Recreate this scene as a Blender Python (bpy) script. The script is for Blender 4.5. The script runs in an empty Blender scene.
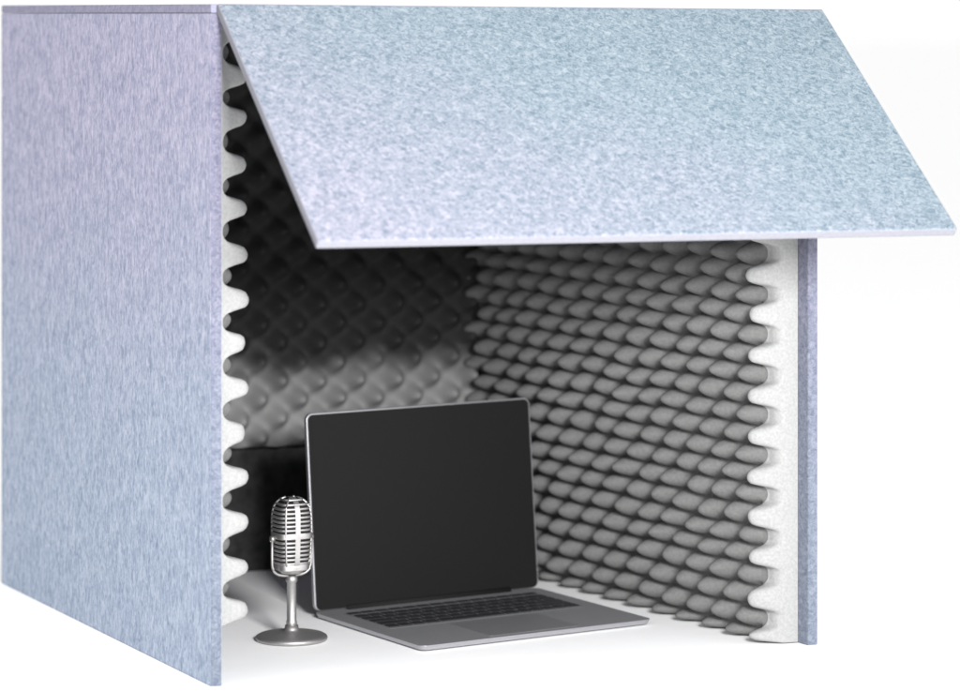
import bpy, bmesh, math, random
from mathutils import Vector, Matrix, noise
random.seed(4)
S = 0.7
scene = bpy.context.scene
scene.view_settings.view_transform = 'Standard'
scene.view_settings.look = 'None'
scene.view_settings.exposure = 0

# ------------------------------------------------------------ materials
def new_mat(name):
    m = bpy.data.materials.new(name); m.use_nodes = True
    nt = m.node_tree
    b = nt.nodes['Principled BSDF']
    return m, nt, b

def simple(name, col, rough=0.5, metal=0.0, spec=0.5, nscale=0, namt=0.0, bump=0.0):
    m, nt, b = new_mat(name)
    b.inputs['Base Color'].default_value = (*col, 1)
    b.inputs['Roughness'].default_value = rough
    b.inputs['Metallic'].default_value = metal
    b.inputs['Specular IOR Level'].default_value = spec
    if nscale:
        tc = nt.nodes.new('ShaderNodeTexCoord')
        n = nt.nodes.new('ShaderNodeTexNoise'); n.inputs['Scale'].default_value = nscale
        n.inputs['Detail'].default_value = 4
        nt.links.new(tc.outputs['Object'], n.inputs['Vector'])
        r = nt.nodes.new('ShaderNodeValToRGB')
        r.color_ramp.elements[0].position = 0.3; r.color_ramp.elements[1].position = 0.7
        r.color_ramp.elements[0].color = (*[c*(1-namt) for c in col], 1)
        r.color_ramp.elements[1].color = (*[min(1, c*(1+namt)) for c in col], 1)
        nt.links.new(n.outputs['Fac'], r.inputs['Fac'])
        nt.links.new(r.outputs['Color'], b.inputs['Base Color'])
        if bump:
            bp = nt.nodes.new('ShaderNodeBump'); bp.inputs['Strength'].default_value = bump
            bp.inputs['Distance'].default_value = 0.001
            nt.links.new(n.outputs['Fac'], bp.inputs['Height'])
            nt.links.new(bp.outputs['Normal'], b.inputs['Normal'])
    return m

def felt(name, stretch, rot, dark, mid, light, tint, grad, g0, g1, scale=200, patch=.15):
    """heathered wool felt; grad = direction in which the cloth drifts to its second tint"""
    m, nt, b = new_mat(name)
    b.inputs['Roughness'].default_value = 0.95
    b.inputs['Specular IOR Level'].default_value = 0.1
    b.inputs['Sheen Weight'].default_value = 0.06
    tc = nt.nodes.new('ShaderNodeTexCoord')
    mp = nt.nodes.new('ShaderNodeMapping')
    mp.inputs['Scale'].default_value = stretch
    mp.inputs['Rotation'].default_value = rot
    nt.links.new(tc.outputs['Object'], mp.inputs['Vector'])
    n1 = nt.nodes.new('ShaderNodeTexNoise'); n1.inputs['Scale'].default_value = scale
    n1.inputs['Detail'].default_value = 6; n1.inputs['Roughness'].default_value = 0.74
    n1.inputs['Distortion'].default_value = 1.0
    nt.links.new(mp.outputs['Vector'], n1.inputs['Vector'])
    n3 = nt.nodes.new('ShaderNodeTexNoise'); n3.inputs['Scale'].default_value = scale*.4
    n3.inputs['Detail'].default_value = 3
    nt.links.new(mp.outputs['Vector'], n3.inputs['Vector'])
    av = nt.nodes.new('ShaderNodeMixRGB'); av.inputs['Fac'].default_value = patch
    nt.links.new(n1.outputs['Fac'], av.inputs['Color1']); nt.links.new(n3.outputs['Fac'], av.inputs['Color2'])
    r = nt.nodes.new('ShaderNodeValToRGB')
    e = r.color_ramp.elements
    e[0].position = 0.38; e[0].color = (*dark, 1)
    e[1].position = 0.63; e[1].color = (*light, 1)
    x = e.new(0.5); x.color = (*mid, 1)
    nt.links.new(av.outputs['Color'], r.inputs['Fac'])
    dot = nt.nodes.new('ShaderNodeVectorMath'); dot.operation = 'DOT_PRODUCT'
    dot.inputs[1].default_value = grad
    nt.links.new(tc.outputs['Object'], dot.inputs[0])
    n2 = nt.nodes.new('ShaderNodeTexNoise'); n2.inputs['Scale'].default_value = 5
    n2.inputs['Detail'].default_value = 3
    nt.links.new(tc.outputs['Object'], n2.inputs['Vector'])
    ma = nt.nodes.new('ShaderNodeMath'); ma.operation = 'MULTIPLY_ADD'
    ma.inputs[1].default_value = 0.5*abs(g1-g0)
    nt.links.new(n2.outputs['Fac'], ma.inputs[0]); nt.links.new(dot.outputs['Value'], ma.inputs[2])
    mr = nt.nodes.new('ShaderNodeMapRange'); mr.interpolation_type = 'SMOOTHSTEP'
    mr.inputs['From Min'].default_value = g0+.25*abs(g1-g0); mr.inputs['From Max'].default_value = g1+.25*abs(g1-g0)
    nt.links.new(ma.outputs[0], mr.inputs['Value'])
    mix = nt.nodes.new('ShaderNodeMixRGB'); mix.blend_type = 'MULTIPLY'
    mix.inputs['Color2'].default_value = (*tint, 1)
    nt.links.new(mr.outputs['Result'], mix.inputs['Fac'])
    nt.links.new(r.outputs['Color'], mix.inputs['Color1'])
    nt.links.new(mix.outputs['Color'], b.inputs['Base Color'])
    bp = nt.nodes.new('ShaderNodeBump'); bp.inputs['Strength'].default_value = 0.5
    bp.inputs['Distance'].default_value = 0.0015
    nt.links.new(n1.outputs['Fac'], bp.inputs['Height'])
    nt.links.new(bp.outputs['Normal'], b.inputs['Normal'])
    return m

felt_side = felt('felt_side', (1.3, 1.3, 0.45), (0.25, 0, 0),
                 (0.170, 0.220, 0.305), (0.305, 0.358, 0.455), (0.475, 0.515, 0.605), (1.08, .92, .97), (0, 0, 1), .12, .66, scale=205, patch=.18)
felt_flap = felt('felt_flap', (0.95, 1.2, 1.2), (0, 0, 0.3),
                 (0.085, 0.125, 0.158), (0.164, 0.209, 0.243), (0.264, 0.302, 0.333), (1.28, 1.04, 1.11), (-.38, 0, -1), -.84, -.50, scale=195, patch=.13)
felt_edge = felt('felt_edge', (1, 1, 1), (0, 0, 0),
                 (0.15, 0.185, 0.25), (0.215, 0.25, 0.32), (0.29, 0.31, 0.38), (1.1, 0.94, 1.0), (0, 0, 1), .1, .6)
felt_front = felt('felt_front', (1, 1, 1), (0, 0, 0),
                 (0.095, 0.112, 0.155), (0.145, 0.166, 0.21), (0.21, 0.228, 0.275), (1.1, 0.94, 1.0), (0, 0, 1), .1, .6)  # felt darkened in colour to offset the key light on these faces
felt_cut = simple('felt_cut', (0.23, 0.23, 0.26), 0.95, spec=0.1, nscale=300, namt=0.06)
foam_grey = simple('foam_grey', (0.122, 0.121, 0.120), 0.72, spec=0.3, nscale=300, namt=0.12, bump=0.15)
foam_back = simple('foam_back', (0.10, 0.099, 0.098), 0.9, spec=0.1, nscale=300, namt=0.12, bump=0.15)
# light band with shade above and below painted into the foam colour, cloudy boundary
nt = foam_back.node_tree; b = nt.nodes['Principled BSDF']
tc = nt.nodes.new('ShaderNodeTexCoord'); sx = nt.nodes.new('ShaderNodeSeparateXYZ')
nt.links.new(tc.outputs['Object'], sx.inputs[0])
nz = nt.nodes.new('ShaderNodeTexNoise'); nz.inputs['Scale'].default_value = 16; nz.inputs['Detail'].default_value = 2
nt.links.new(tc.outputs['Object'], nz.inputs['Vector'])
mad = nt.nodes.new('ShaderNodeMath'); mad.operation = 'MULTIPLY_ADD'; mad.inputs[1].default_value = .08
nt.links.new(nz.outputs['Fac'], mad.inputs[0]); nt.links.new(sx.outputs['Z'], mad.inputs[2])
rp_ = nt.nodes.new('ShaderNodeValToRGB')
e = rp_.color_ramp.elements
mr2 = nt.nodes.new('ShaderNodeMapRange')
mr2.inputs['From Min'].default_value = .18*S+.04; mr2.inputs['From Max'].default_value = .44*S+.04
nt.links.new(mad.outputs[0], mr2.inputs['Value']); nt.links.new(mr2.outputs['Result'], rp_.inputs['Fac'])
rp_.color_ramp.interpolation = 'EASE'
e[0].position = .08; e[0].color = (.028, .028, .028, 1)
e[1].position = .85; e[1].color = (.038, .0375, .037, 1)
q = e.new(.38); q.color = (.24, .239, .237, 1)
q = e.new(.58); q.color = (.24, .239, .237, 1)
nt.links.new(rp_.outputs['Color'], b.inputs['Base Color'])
foam_pale = simple('foam_pale', (0.30, 0.30, 0.298), 0.9, spec=0.1, nscale=350, namt=0.10, bump=0.25)  # lit copy of the lining foam: brightness of the front edge put into colour
strip_dark = simple('strip_dark', (0.03, 0.03, 0.031), 0.95, spec=0.1, nscale=60, namt=0.4, bump=0.3)
table_white = simple('table_white', (0.95, 0.95, 0.95), 0.7, spec=0.2, nscale=40, namt=0.01)
alu = simple('aluminium', (0.40, 0.40, 0.42), 0.42, 0.8, nscale=900, namt=0.05)
alu_deck = simple('aluminium_deck', (0.26, 0.26, 0.27), 0.5, 0.4, nscale=900, namt=0.06)
alu_pad = simple('aluminium_pad', (0.22, 0.22, 0.23), 0.45, 0.4)
black_key = simple('black_key', (0.02, 0.02, 0.023), 0.5)
well_mat = simple('key_well', (0.14, 0.14, 0.145), 0.6, nscale=600, namt=0.1)
screen_mat = simple('screen_black', (0.009, 0.0085, 0.0085), 0.55, spec=0.12)
bezel_mat = simple('bezel_black', (0.009, 0.0085, 0.0085), 0.55, spec=0.12)
rubber = simple('rubber', (0.012, 0.012, 0.012), 0.8, spec=.1)
chrome = simple('satin_metal', (0.47, 0.457, 0.452), 0.48, 0.95, nscale=500, namt=0.06)
chrome_dull = simple('dull_metal', (0.38, 0.37, 0.365), 0.5, 0.9, nscale=500, namt=0.08)
mesh_dark = simple('mesh_dark', (0.012, 0.012, 0.012), 0.7, 0.0, spec=0.1)

# ------------------------------------------------------------ helpers
def link(o):
    scene.collection.objects.link(o); return o

def empty(name, loc, rot=0.0, **props):
    e = bpy.data.objects.new(name, None); e.empty_display_size = 0.05
    e.location = Vector(loc)*S; e.rotation_euler = (0, 0, rot)
    for k, v in props.items(): e[k] = v
    return link(e)

def obj_from(name, verts, faces, mats, parent=None, smooth=False, fmat=None, bevel=0, segs=3, raw=False):
    me = bpy.data.meshes.new(name)
    me.from_pydata([tuple(Vector(v)*S) for v in verts], [], faces)
    for m in (mats if isinstance(mats, (list, tuple)) else [mats]): me.materials.append(m)
    if fmat:
        for p, i in zip(me.polygons, fmat): p.material_index = i
    bm = bmesh.new(); bm.from_mesh(me)
    bmesh.ops.recalc_face_normals(bm, faces=bm.faces); bm.to_mesh(me); bm.free()
    if smooth:
        for p in me.polygons: p.use_smooth = True
    o = link(bpy.data.objects.new(name, me))
    if parent: o.parent = parent
    if bevel:
        b = o.modifiers.new('bevel', 'BEVEL'); b.width = bevel*S; b.segments = segs
        b.limit_method = 'ANGLE'; b.angle_limit = math.radians(40)
        if not smooth:
            for p in me.polygons: p.use_smooth = True
            w = o.modifiers.new('wn', 'WEIGHTED_NORMAL'); w.keep_sharp = True
    return o

def prism(a, b):
    n = len(a)
    v = [Vector(p) for p in a]+[Vector(p) for p in b]
    f = [tuple(range(n)), tuple(range(n, 2*n))]
    for i in range(n):
        j = (i+1) % n
        f.append((i, j, n+j, n+i))
    return v, f

class Build:
    def __init__(self): self.v = []; self.f = []; self.m = []
    def add(self, v, f, mi=0):
        o = len(self.v); self.v += [Vector(x) for x in v]
        self.f += [tuple(i+o for i in q) for q in f]; self.m += [mi]*len(f)
    def box(self, x0, x1, y0, y1, z0, z1, mi=0):
        v, f = prism([(x0, y0, z0), (x1, y0, z0), (x1, y1, z0), (x0, y1, z0)],
                     [(x0, y0, z1), (x1, y0, z1), (x1, y1, z1), (x0, y1, z1)])
        self.add(v, f, mi)
    def tube(self, pts, r, n=10, closed=False, mi=0, flat=1.0):
        P = [Vector(p) for p in pts]; rings = []
        N = len(P)
        for i, p in enumerate(P):
            a = P[(i-1) % N] if (closed or i > 0) else P[i]
            c = P[(i+1) % N] if (closed or i < N-1) else P[i]
            t = (c-a).normalized()
            up = Vector((0, 0, 1)) if abs(t.z) < 0.9 else Vector((0, 1, 0))
            s = t.cross(up).normalized(); u = s.cross(t).normalized()
            rings.append([p+s*r*math.cos(2*math.pi*k/n)+u*r*flat*math.sin(2*math.pi*k/n) for k in range(n)])
        v = [q for rg in rings for q in rg]; f = []
        for i in range(N if closed else N-1):
            j = (i+1) % N
            for k in range(n):
                l = (k+1) % n
                f.append((i*n+k, i*n+l, j*n+l, j*n+k))
        if not closed:
            f.append(tuple(range(n))); f.append(tuple((N-1)*n+k for k in range(n)))
        self.add(v, f, mi)
    def lathe(self, prof, n=64, mi=0):
        v = []; f = []
        for r, z in prof:
            for k in range(n):
                a = 2*math.pi*k/n; v.append((r*math.cos(a), r*math.sin(a), z))
        for i in range(len(prof)-1):
            for k in range(n):
                l = (k+1) % n
                f.append((i*n+k, i*n+l, (i+1)*n+l, (i+1)*n+k))
        f.append(tuple(range(n))); f.append(tuple((len(prof)-1)*n+k for k in range(n)))
        self.add(v, f, mi)

def rounded_rect(x0, x1, y0, y1, r, n=8):
    pts = []
    for cx, cy, a0 in ((x1-r, y1-r, 0), (x0+r, y1-r, 90), (x0+r, y0+r, 180), (x1-r, y0+r, 270)):
        for k in range(n+1):
            a = math.radians(a0+90*k/n); pts.append((cx+r*math.cos(a), cy+r*math.sin(a)))
    return pts

# ------------------------------------------------------------ ground
g = obj_from('ground', [(-60, -20, 0), (60, -20, 0), (60, 120, 0), (-60, 120, 0)], [(0, 1, 2, 3)], table_white)
g['kind'] = 'structure'

# ------------------------------------------------------------ booth
LF = Vector((-.3985, 4.889)); LB = Vector((-.8385, 5.779)); RF = Vector((.534, 5.213))
e1 = (RF-LF).normalized(); e2 = (LB-LF).normalized()
Wd = (RF-LF).length; Dp = (LB-LF).length
booth = empty('acoustic_booth', (LF.x, LF.y, 0),
    label="blue-grey felt desk booth lined with egg-crate foam, front flap raised",
    category="acoustic booth")
TAPER = .070          # the booth narrows slightly to the back
def pl(a, b, z=0.0):
    q = e1*a*(1-TAPER*b/Dp)+e2*b
    return Vector((q.x, q.y, z))
t = 0.017
ztop = 0.998
sag = .009
def slab(name, a0, a1, b0, b1, z0, z1, mat, bev=0.0025, tilt0=0.0, tilt1=0.0, front=None):
    def dz(a, k): return -k*a/Wd
    v, f = prism([pl(a0, b0, z0+dz(a0, tilt0)), pl(a1, b0, z0+dz(a1, tilt0)), pl(a1, b1, z0+dz(a1, tilt0)), pl(a0, b1, z0+dz(a0, tilt0))],
                 [pl(a0, b0, z1+dz(a0, tilt1)), pl(a1, b0, z1+dz(a1, tilt1)), pl(a1, b1, z1+dz(a1, tilt1)), pl(a0, b1, z1+dz(a0, tilt1))])
    if front: return obj_from(name, v, f, [mat]+front[0], booth, fmat=front[1], bevel=bev)
    return obj_from(name, v, f, mat, booth, bevel=bev)
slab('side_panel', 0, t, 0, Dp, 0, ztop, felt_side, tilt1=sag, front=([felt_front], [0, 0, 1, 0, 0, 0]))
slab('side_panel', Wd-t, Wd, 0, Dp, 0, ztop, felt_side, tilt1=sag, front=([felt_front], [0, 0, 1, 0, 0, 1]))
slab('back_panel', t+.0005, Wd-t-.0005, Dp-t, Dp, 0, ztop-.001, felt_edge, tilt1=sag)
slab('roof_panel', 0, Wd, 0, Dp, ztop+.0005, ztop+.0135, felt_edge, tilt0=sag, tilt1=sag)
slab('dark_back_strip', t+.045, Wd-t-.04, Dp-t-.012, Dp-t-.001, 0, 0.235, strip_dark)  # plain dark strip along the foot of the back wall

def W(x, y, z): return Vector((x-LF.x, y-LF.y, z))
HL = W(-.388, 4.885, 1.012); HR = W(.541, 5.208, 1.004)
LL = W(-.2234, 4.552, .684); LR = W(.7063, 4.8767, .680)
nrm = (HR-HL).cross(LL-HL).normalized()
if nrm.z < 0: nrm = -nrm
th = 0.016
v, f = prism([HL, HR, LR, LL], [p-nrm*th for p in (HL, HR, LR, LL)])
obj_from('front_flap', v, f, [felt_flap, felt_cut], booth, fmat=[0, 0, 0, 1, 1, 1], bevel=.0025)
B = Build(); B.tube([HL+Vector((0.002, .003, -.006)), HR+Vector((-.002, .003, -.006))], .006, 10)
obj_from('hinge_fold', B.v, B.f, felt_edge, booth, smooth=True)

# foam
def sstep(a, b, x):
    x = min(1, max(0, (x-a)/(b-a))); return x*x*(3-2*x)
def foam(name, origin, udir, vdir, ndir, U, V, base, amp, mats, edge=0.0, phase=0.0, res=18, round_front=0.0, amp_in=None, base_in=None, seed=0.0, p=.067, pu=.067, rad=.021, round_bottom=0.0, soft=False):
    nu = int(round(U/p*res)); nv = int(round(V/p*res))
    vs = []; fs = []; fm = []
    if amp_in is None: amp_in = amp
    if base_in is None: base_in = base
    def h(u, v):
        vj = v+.0055*noise.noise(Vector((u*9, v*14, seed)))
        uj = u+.0035*noise.noise(Vector((u*12, v*9, seed+7)))
        A = uj/pu+.07; C = vj/p+phase
        k0 = .5+.5*math.sin(2*math.pi*A)*math.sin(2*math.pi*C)
        x = sstep(.014, .040, u) if round_front else 1
        k_cut = .74*sstep(.22, .80, k0)+.26*k0*k0
        k_in = 0
        for c in (.25, .75):
            da = (A-c+.5) % 1-.5; dc = (C-c+.5) % 1-.5
            r = math.hypot(da*pu, dc*p)/rad
            if soft: k_in += math.exp(-(r/.80)**2)
            else: k_in = max(k_in, (1-r**2.0)**.75 if r < 1 else 0)
        k_in = .90*k_in+.10*k0
        w = 1+.20*noise.noise(Vector((u*11, v*16, seed+3)))
        q = 1.0
        if round_front and u < round_front:
            xx = 1-u/round_front
            q = .30+.70*math.sqrt(max(0, 1-xx*xx))
        if round_bottom and v < round_bottom:
            xx = 1-v/round_bottom
            q *= .15+.85*math.sqrt(max(0, 1-xx*xx))
        hc = base+amp*k_cut*w; hi = base_in+amp_in*k_in*w
        hh_ = hc*(1-x)+hi*x
        return hh_*(.35+.65*q)
    for i in range(nu+1):
        for j in range(nv+1):
            u = U*i/nu; v_ = V*j/nv
            if round_front and i < 6: u = (U*6/nu)*(i/6)**1.8
            vs.append(origin+udir*u+vdir*v_+ndir*h(u, v_))
    def id(i, j): return i*(nv+1)+j
    for i in range(nu):
        for j in range(nv):
            fs.append((id(i, j), id(i+1, j), id(i+1, j+1), id(i, j+1)))
            fm.append(1 if U*(i+.5)/nu < edge else 0)
    def strip(ids, mi):
        o = len(vs)
        for q in ids:
            i, j = q
            vs.append(origin+udir*(U*i/nu)+vdir*(V*j/nv))
        for k in range(len(ids)-1):
            fs.append((id(*ids[k]), id(*ids[k+1]), o+k+1, o+k)); fm.append(mi)
    strip([(0, j) for j in range(nv+1)], 1 if edge > 0 else 0)
    strip([(nu, j) for j in range(nv+1)], 0)
    strip([(i, 0) for i in range(nu+1)], 0)
    strip([(i, nv) for i in range(nu+1)], 0)
    o = obj_from(name, vs, fs, mats, booth, fmat=fm)
    for k, q in enumerate(o.data.polygons): q.use_smooth = k < nu*nv
    return o
E1 = Vector((e1.x, e1.y, 0)); E2 = Vector((e2.x, e2.y, 0)); UP = Vector((0, 0, 1))
E2R = (pl(Wd-t, Dp)-pl(Wd-t, 0)).normalized()
sb = 0.026
Lf = Dp-t-sb-.004
foam('foam_lining', pl(t+.001, sb, .085), E2, UP, E1, Lf, .905, .014, .040, [foam_grey, foam_pale], edge=.024, round_front=.018, amp_in=.024, base_in=.014, seed=2, round_bottom=.012)
foam('foam_lining', pl(Wd-t-.001, sb, .002), E2R, UP, -E1, Lf, .984, .035, .043, [foam_grey, foam_pale], edge=.024, phase=.15, round_front=.018, amp_in=.040, base_in=.036, seed=11, pu=.072, p=.064, rad=.0190, round_bottom=.014)
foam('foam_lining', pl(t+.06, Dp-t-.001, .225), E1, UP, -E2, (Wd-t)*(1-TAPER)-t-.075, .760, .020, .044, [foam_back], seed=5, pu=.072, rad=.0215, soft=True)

# ------------------------------------------------------------ laptop
th_l = math.radians(32)
LW, LD = .440, .347
lap = empty('laptop', (.0035, 5.412, 0), th_l,
    label="slim grey laptop standing open on the white table, screen off", category="laptop")
hw, hd = LW/2, LD/2
z0, z1 = .0025, .0105
rr = rounded_rect(-hw, hw, -hd, hd, .012)
v, f = prism([(x*.985, y*.985, z0) for x, y in rr], [(x, y, z1) for x, y in rr])
base = obj_from('base', v, f, [alu_deck, alu], lap, fmat=[1]+[0]+[1]*len(rr), bevel=.0012)
base['label'] = 'flat grey metal laptop base'
B = Build()
kx0, kx1, ky0, ky1 = -.188, .188, -.022, .132
rk = rounded_rect(kx0, kx1, ky0, ky1, .004, 3)
v, f = prism([(x, y, z1-.001) for x, y in rk], [(x, y, z1+.0006) for x, y in rk]); B.add(v, f, 1)
rows = [14, 14, 14, 13, 12, 11]
rh = (ky1-ky0-.006)/6
for r_i, n in enumerate(rows):
    y1k = ky1-.003-r_i*rh; y0k = y1k-rh+.0055
    wts = [1]*n
    if r_i == 1: wts[-1] = 1.5
    if r_i == 2: wts[0] = 1.5
    if r_i == 3: wts[0] = 1.8; wts[-1] = 1.8
    if r_i == 4: wts[0] = 2.3; wts[-1] = 2.3
    if r_i == 5: wts = [1, 1, 1, 1.25, 5.2, 1.25, 1, 1, 1, 1, 1]
    if r_i == 0: y0k += .006
    tot = sum(wts); x = kx0+.003; wtot = kx1-kx0-.006
    for wv in wts:
        w = wtot*wv/tot
        B.box(x+.0021, x+w-.0021, y0k, y1k, z1+.0004, z1+.0020, 0); x += w
obj_from('keyboard', B.v, B.f, [black_key, well_mat], base, fmat=B.m, bevel=.0006, segs=1)
rp = rounded_rect(-.085, .085, -.160, -.034, .005, 4)
v, f = prism([(x, y, z1-.001) for x, y in rp], [(x, y, z1+.0005) for x, y in rp])
obj_from('trackpad', v, f, alu_pad, base, bevel=.0004, segs=1)
for sx_ in (-1, 1):
    for sy in (-1, 1):
        v, f = prism([(sx_*.18+.012*math.cos(a*math.pi/8), sy*.13+.012*math.sin(a*math.pi/8), 0) for a in range(16)],
                     [(sx_*.18+.012*math.cos(a*math.pi/8), sy*.13+.012*math.sin(a*math.pi/8), .0045) for a in range(16)])
        obj_from('foot', v, f, rubber, base)
B = Build(); B.tube([(-.16, hd-.006, z1+.001), (.16, hd-.006, z1+.001)], .0065, 14)
obj_from('hinge', B.v, B.f, rubber, lap, smooth=True)
tilt = math.radians(5.5); Lh = .3245
def lid(pts, d):
    o = []
    for x, hgt in pts:
        o.append((x, hd-.006+hgt*math.sin(tilt)-d*math.cos(tilt), z1+.0015+hgt*math.cos(tilt)+d*math.sin(tilt)))
    return o
rl = rounded_rect(-hw, hw, 0, Lh, .012)
v, f = prism(lid(rl, -.008), lid(rl, 0))
lido = obj_from('lid', v, f, alu, lap, bevel=.0012)
rb = rounded_rect(-hw+.003, hw-.003, .001, Lh-.003, .0095)
v, f = prism(lid(rb, -.001), lid(rb, .0006))
obj_from('bezel', v, f, bezel_mat, lido)
rs = rounded_rect(-hw+.010, hw-.010, .014, Lh-.010, .002, 3)
v, f = prism(lid(rs, 0), lid(rs, .0010))
obj_from('screen', v, f, screen_mat, lido)

# ------------------------------------------------------------ microphone
mic = empty('microphone', (-.3000, 5.255, 0), math.radians(26),
    label="small retro silver microphone on a round metal stand beside the laptop", category="microphone")
B = Build()
B.lathe([(.052, 0), (.0565, .001), (.0575, .004), (.0565, .007), (.052, .0095), (.03, .0125), (.014, .0145), (.0115, .018), (.0105, .024)], 72)
obj_from('base', B.v, B.f, chrome_dull, mic, smooth=True)
B = Build()
B.lathe([(.0085, .022), (.0085, .030), (.0076, .032), (.0076, .092), (.0095, .094), (.0095, .100), (.006, .104)], 32)
obj_from('stand', B.v, B.f, chrome, mic, smooth=True)
B = Build(); pts = []
yw = .0335
for k in range(25):
    a = math.pi+math.pi*k/24
    ca, sa = math.cos(a), math.sin(a)
    pts.append((yw*(abs(ca)**.6)*(1 if ca > 0 else -1), 0, .127-.024*(abs(sa)**.7)))
pts = [(-yw, 0, .165)]+pts+[(yw, 0, .165)]
B.tube(pts, .0024, 10)
for sx_ in (-1, 1):
    B.tube([(sx_*(yw-.004), 0, .163), (sx_*(yw+.003), 0, .163)], .005, 16)
obj_from('yoke', B.v, B.f, chrome_dull, mic, smooth=True)
cz, hh = .171, .058
def halfw(s):
    a = abs(s)
    if s > 0: return max(0.0, 1-a**4.6)**.5
    return max(0.0, 1-(a*.9)**7)**.5*(1-.10*a)
wx, wy = .0292, .0258
def hp(a, s, k=1.0):
    ca, sa = math.cos(a), math.sin(a); e = .58
    w = halfw(s)*k
    return Vector((wx*w*(abs(ca)**e)*(1 if ca >= 0 else -1), wy*w*(abs(sa)**e)*(1 if sa >= 0 else -1), cz+hh*s))
B = Build()
ns, na = 28, 40
vs = []; fs = []
for i in range(ns+1):
    s = -.98+1.94*i/ns
    for k in range(na): vs.append(hp(2*math.pi*k/na, s, .94))
for i in range(ns):
    for k in range(na):
        l = (k+1) % na
        fs.append((i*na+k, i*na+l, (i+1)*na+l, (i+1)*na+k))
fs.append(tuple(range(na))); fs.append(tuple(ns*na+k for k in range(na)))
B.add(vs, fs)
head = obj_from('head', B.v, B.f, mesh_dark, mic, smooth=True)
B = Build()
for i in range(16):
    s = -.80+1.72*i/15
    if abs(s+.05) < .07: continue
    B.tube([hp(2*math.pi*(k+.5)/64, s, .98) for k in range(64)], .0015, 6, closed=True, flat=1.5)
for k in range(4):
    a = 2*math.pi*(k+.5)/4+.25
    B.tube([hp(a, -.95+1.93*i/30, 1.0) for i in range(31)], .0019, 6)
obj_from('grille', B.v, B.f, chrome, head, smooth=True)
B = Build()
for a0 in (-math.pi/2, math.pi/2):
    rows_ = []
    for i in range(31):
        s = -.93+1.92*i/30
        q = hp(a0, s, 1.05); ww = .0042
        rows_.append((Vector((-ww, q.y, q.z)), Vector((ww, q.y, q.z)), Vector((ww, q.y*.88, q.z)), Vector((-ww, q.y*.88, q.z))))
    vs = [x for r_ in rows_ for x in r_]; fs = []
    for i in range(30):
        for k in range(4):
            l = (k+1) % 4; fs.append((i*4+k, i*4+l, (i+1)*4+l, (i+1)*4+k))
    B.add(vs, fs)
for s, hgt, kk in ((-.05, .0048, 1.05), (-.90, .006, 1.10)):
    ring = []
    for dz, kz in ((-hgt, kk-.03), (-hgt*.8, kk), (hgt*.8, kk), (hgt, kk-.03), (hgt, .85), (-hgt, .85)):
        for k in range(64):
            q = hp(2*math.pi*(k+.5)/64, s, kz); ring.append(Vector((q.x, q.y, q.z+dz)))
    fs = []
    for i in range(6):
        j = (i+1) % 6
        for k in range(64):
            l = (k+1) % 64; fs.append((i*64+k, i*64+l, j*64+l, j*64+k))
    B.add(ring, fs)
B.lathe([(.017, cz-hh-.006), (.020, cz-hh-.003), (.023, cz-hh+.004), (.02, cz-hh+.008)], 40)
obj_from('trim_band', B.v, B.f, chrome, head, smooth=False, bevel=.0006, segs=2)

# ------------------------------------------------------------ light
w = bpy.data.worlds.new('World'); scene.world = w; w.use_nodes = True
bg = w.node_tree.nodes['Background']; bg.inputs['Color'].default_value = (1, 1, 1, 1)
bg.inputs['Strength'].default_value = 1.02
def area(name, loc, target, size, power, col=(1, 1, 1)):
    d = bpy.data.lights.new(name, 'AREA'); d.shape = 'SQUARE'; d.size = size*S; d.energy = power; d.color = col
    o = link(bpy.data.objects.new(name, d)); o.location = Vector(loc)*S
    o.rotation_euler = (Vector(target)-Vector(loc)).to_track_quat('-Z', 'Y').to_euler()
    return o
area('key_softbox', (.75, 2.1, 1.24), (.0, 5.6, .3), .6, 100)
area('added_side_fill', (-3.0, 2.6, 3.2), (-.7, 5.2, .1), 1.2, 10)  # added fill lamp, lightens the ground and panel on the left

# ------------------------------------------------------------ camera
cd = bpy.data.cameras.new('camera'); cam = link(bpy.data.objects.new('camera', cd))
cam.location = (0, 0, 1.0*S); cam.rotation_euler = (math.radians(90), 0, 0)
cd.sensor_width = 36; cd.lens = 36*3300/960
cd.shift_y = -(345.5-12)/960
cd.clip_end = 500
cd.dof.use_dof = True; cd.dof.focus_distance = 5.17*S; cd.dof.aperture_fstop = 4.0
scene.camera = cam
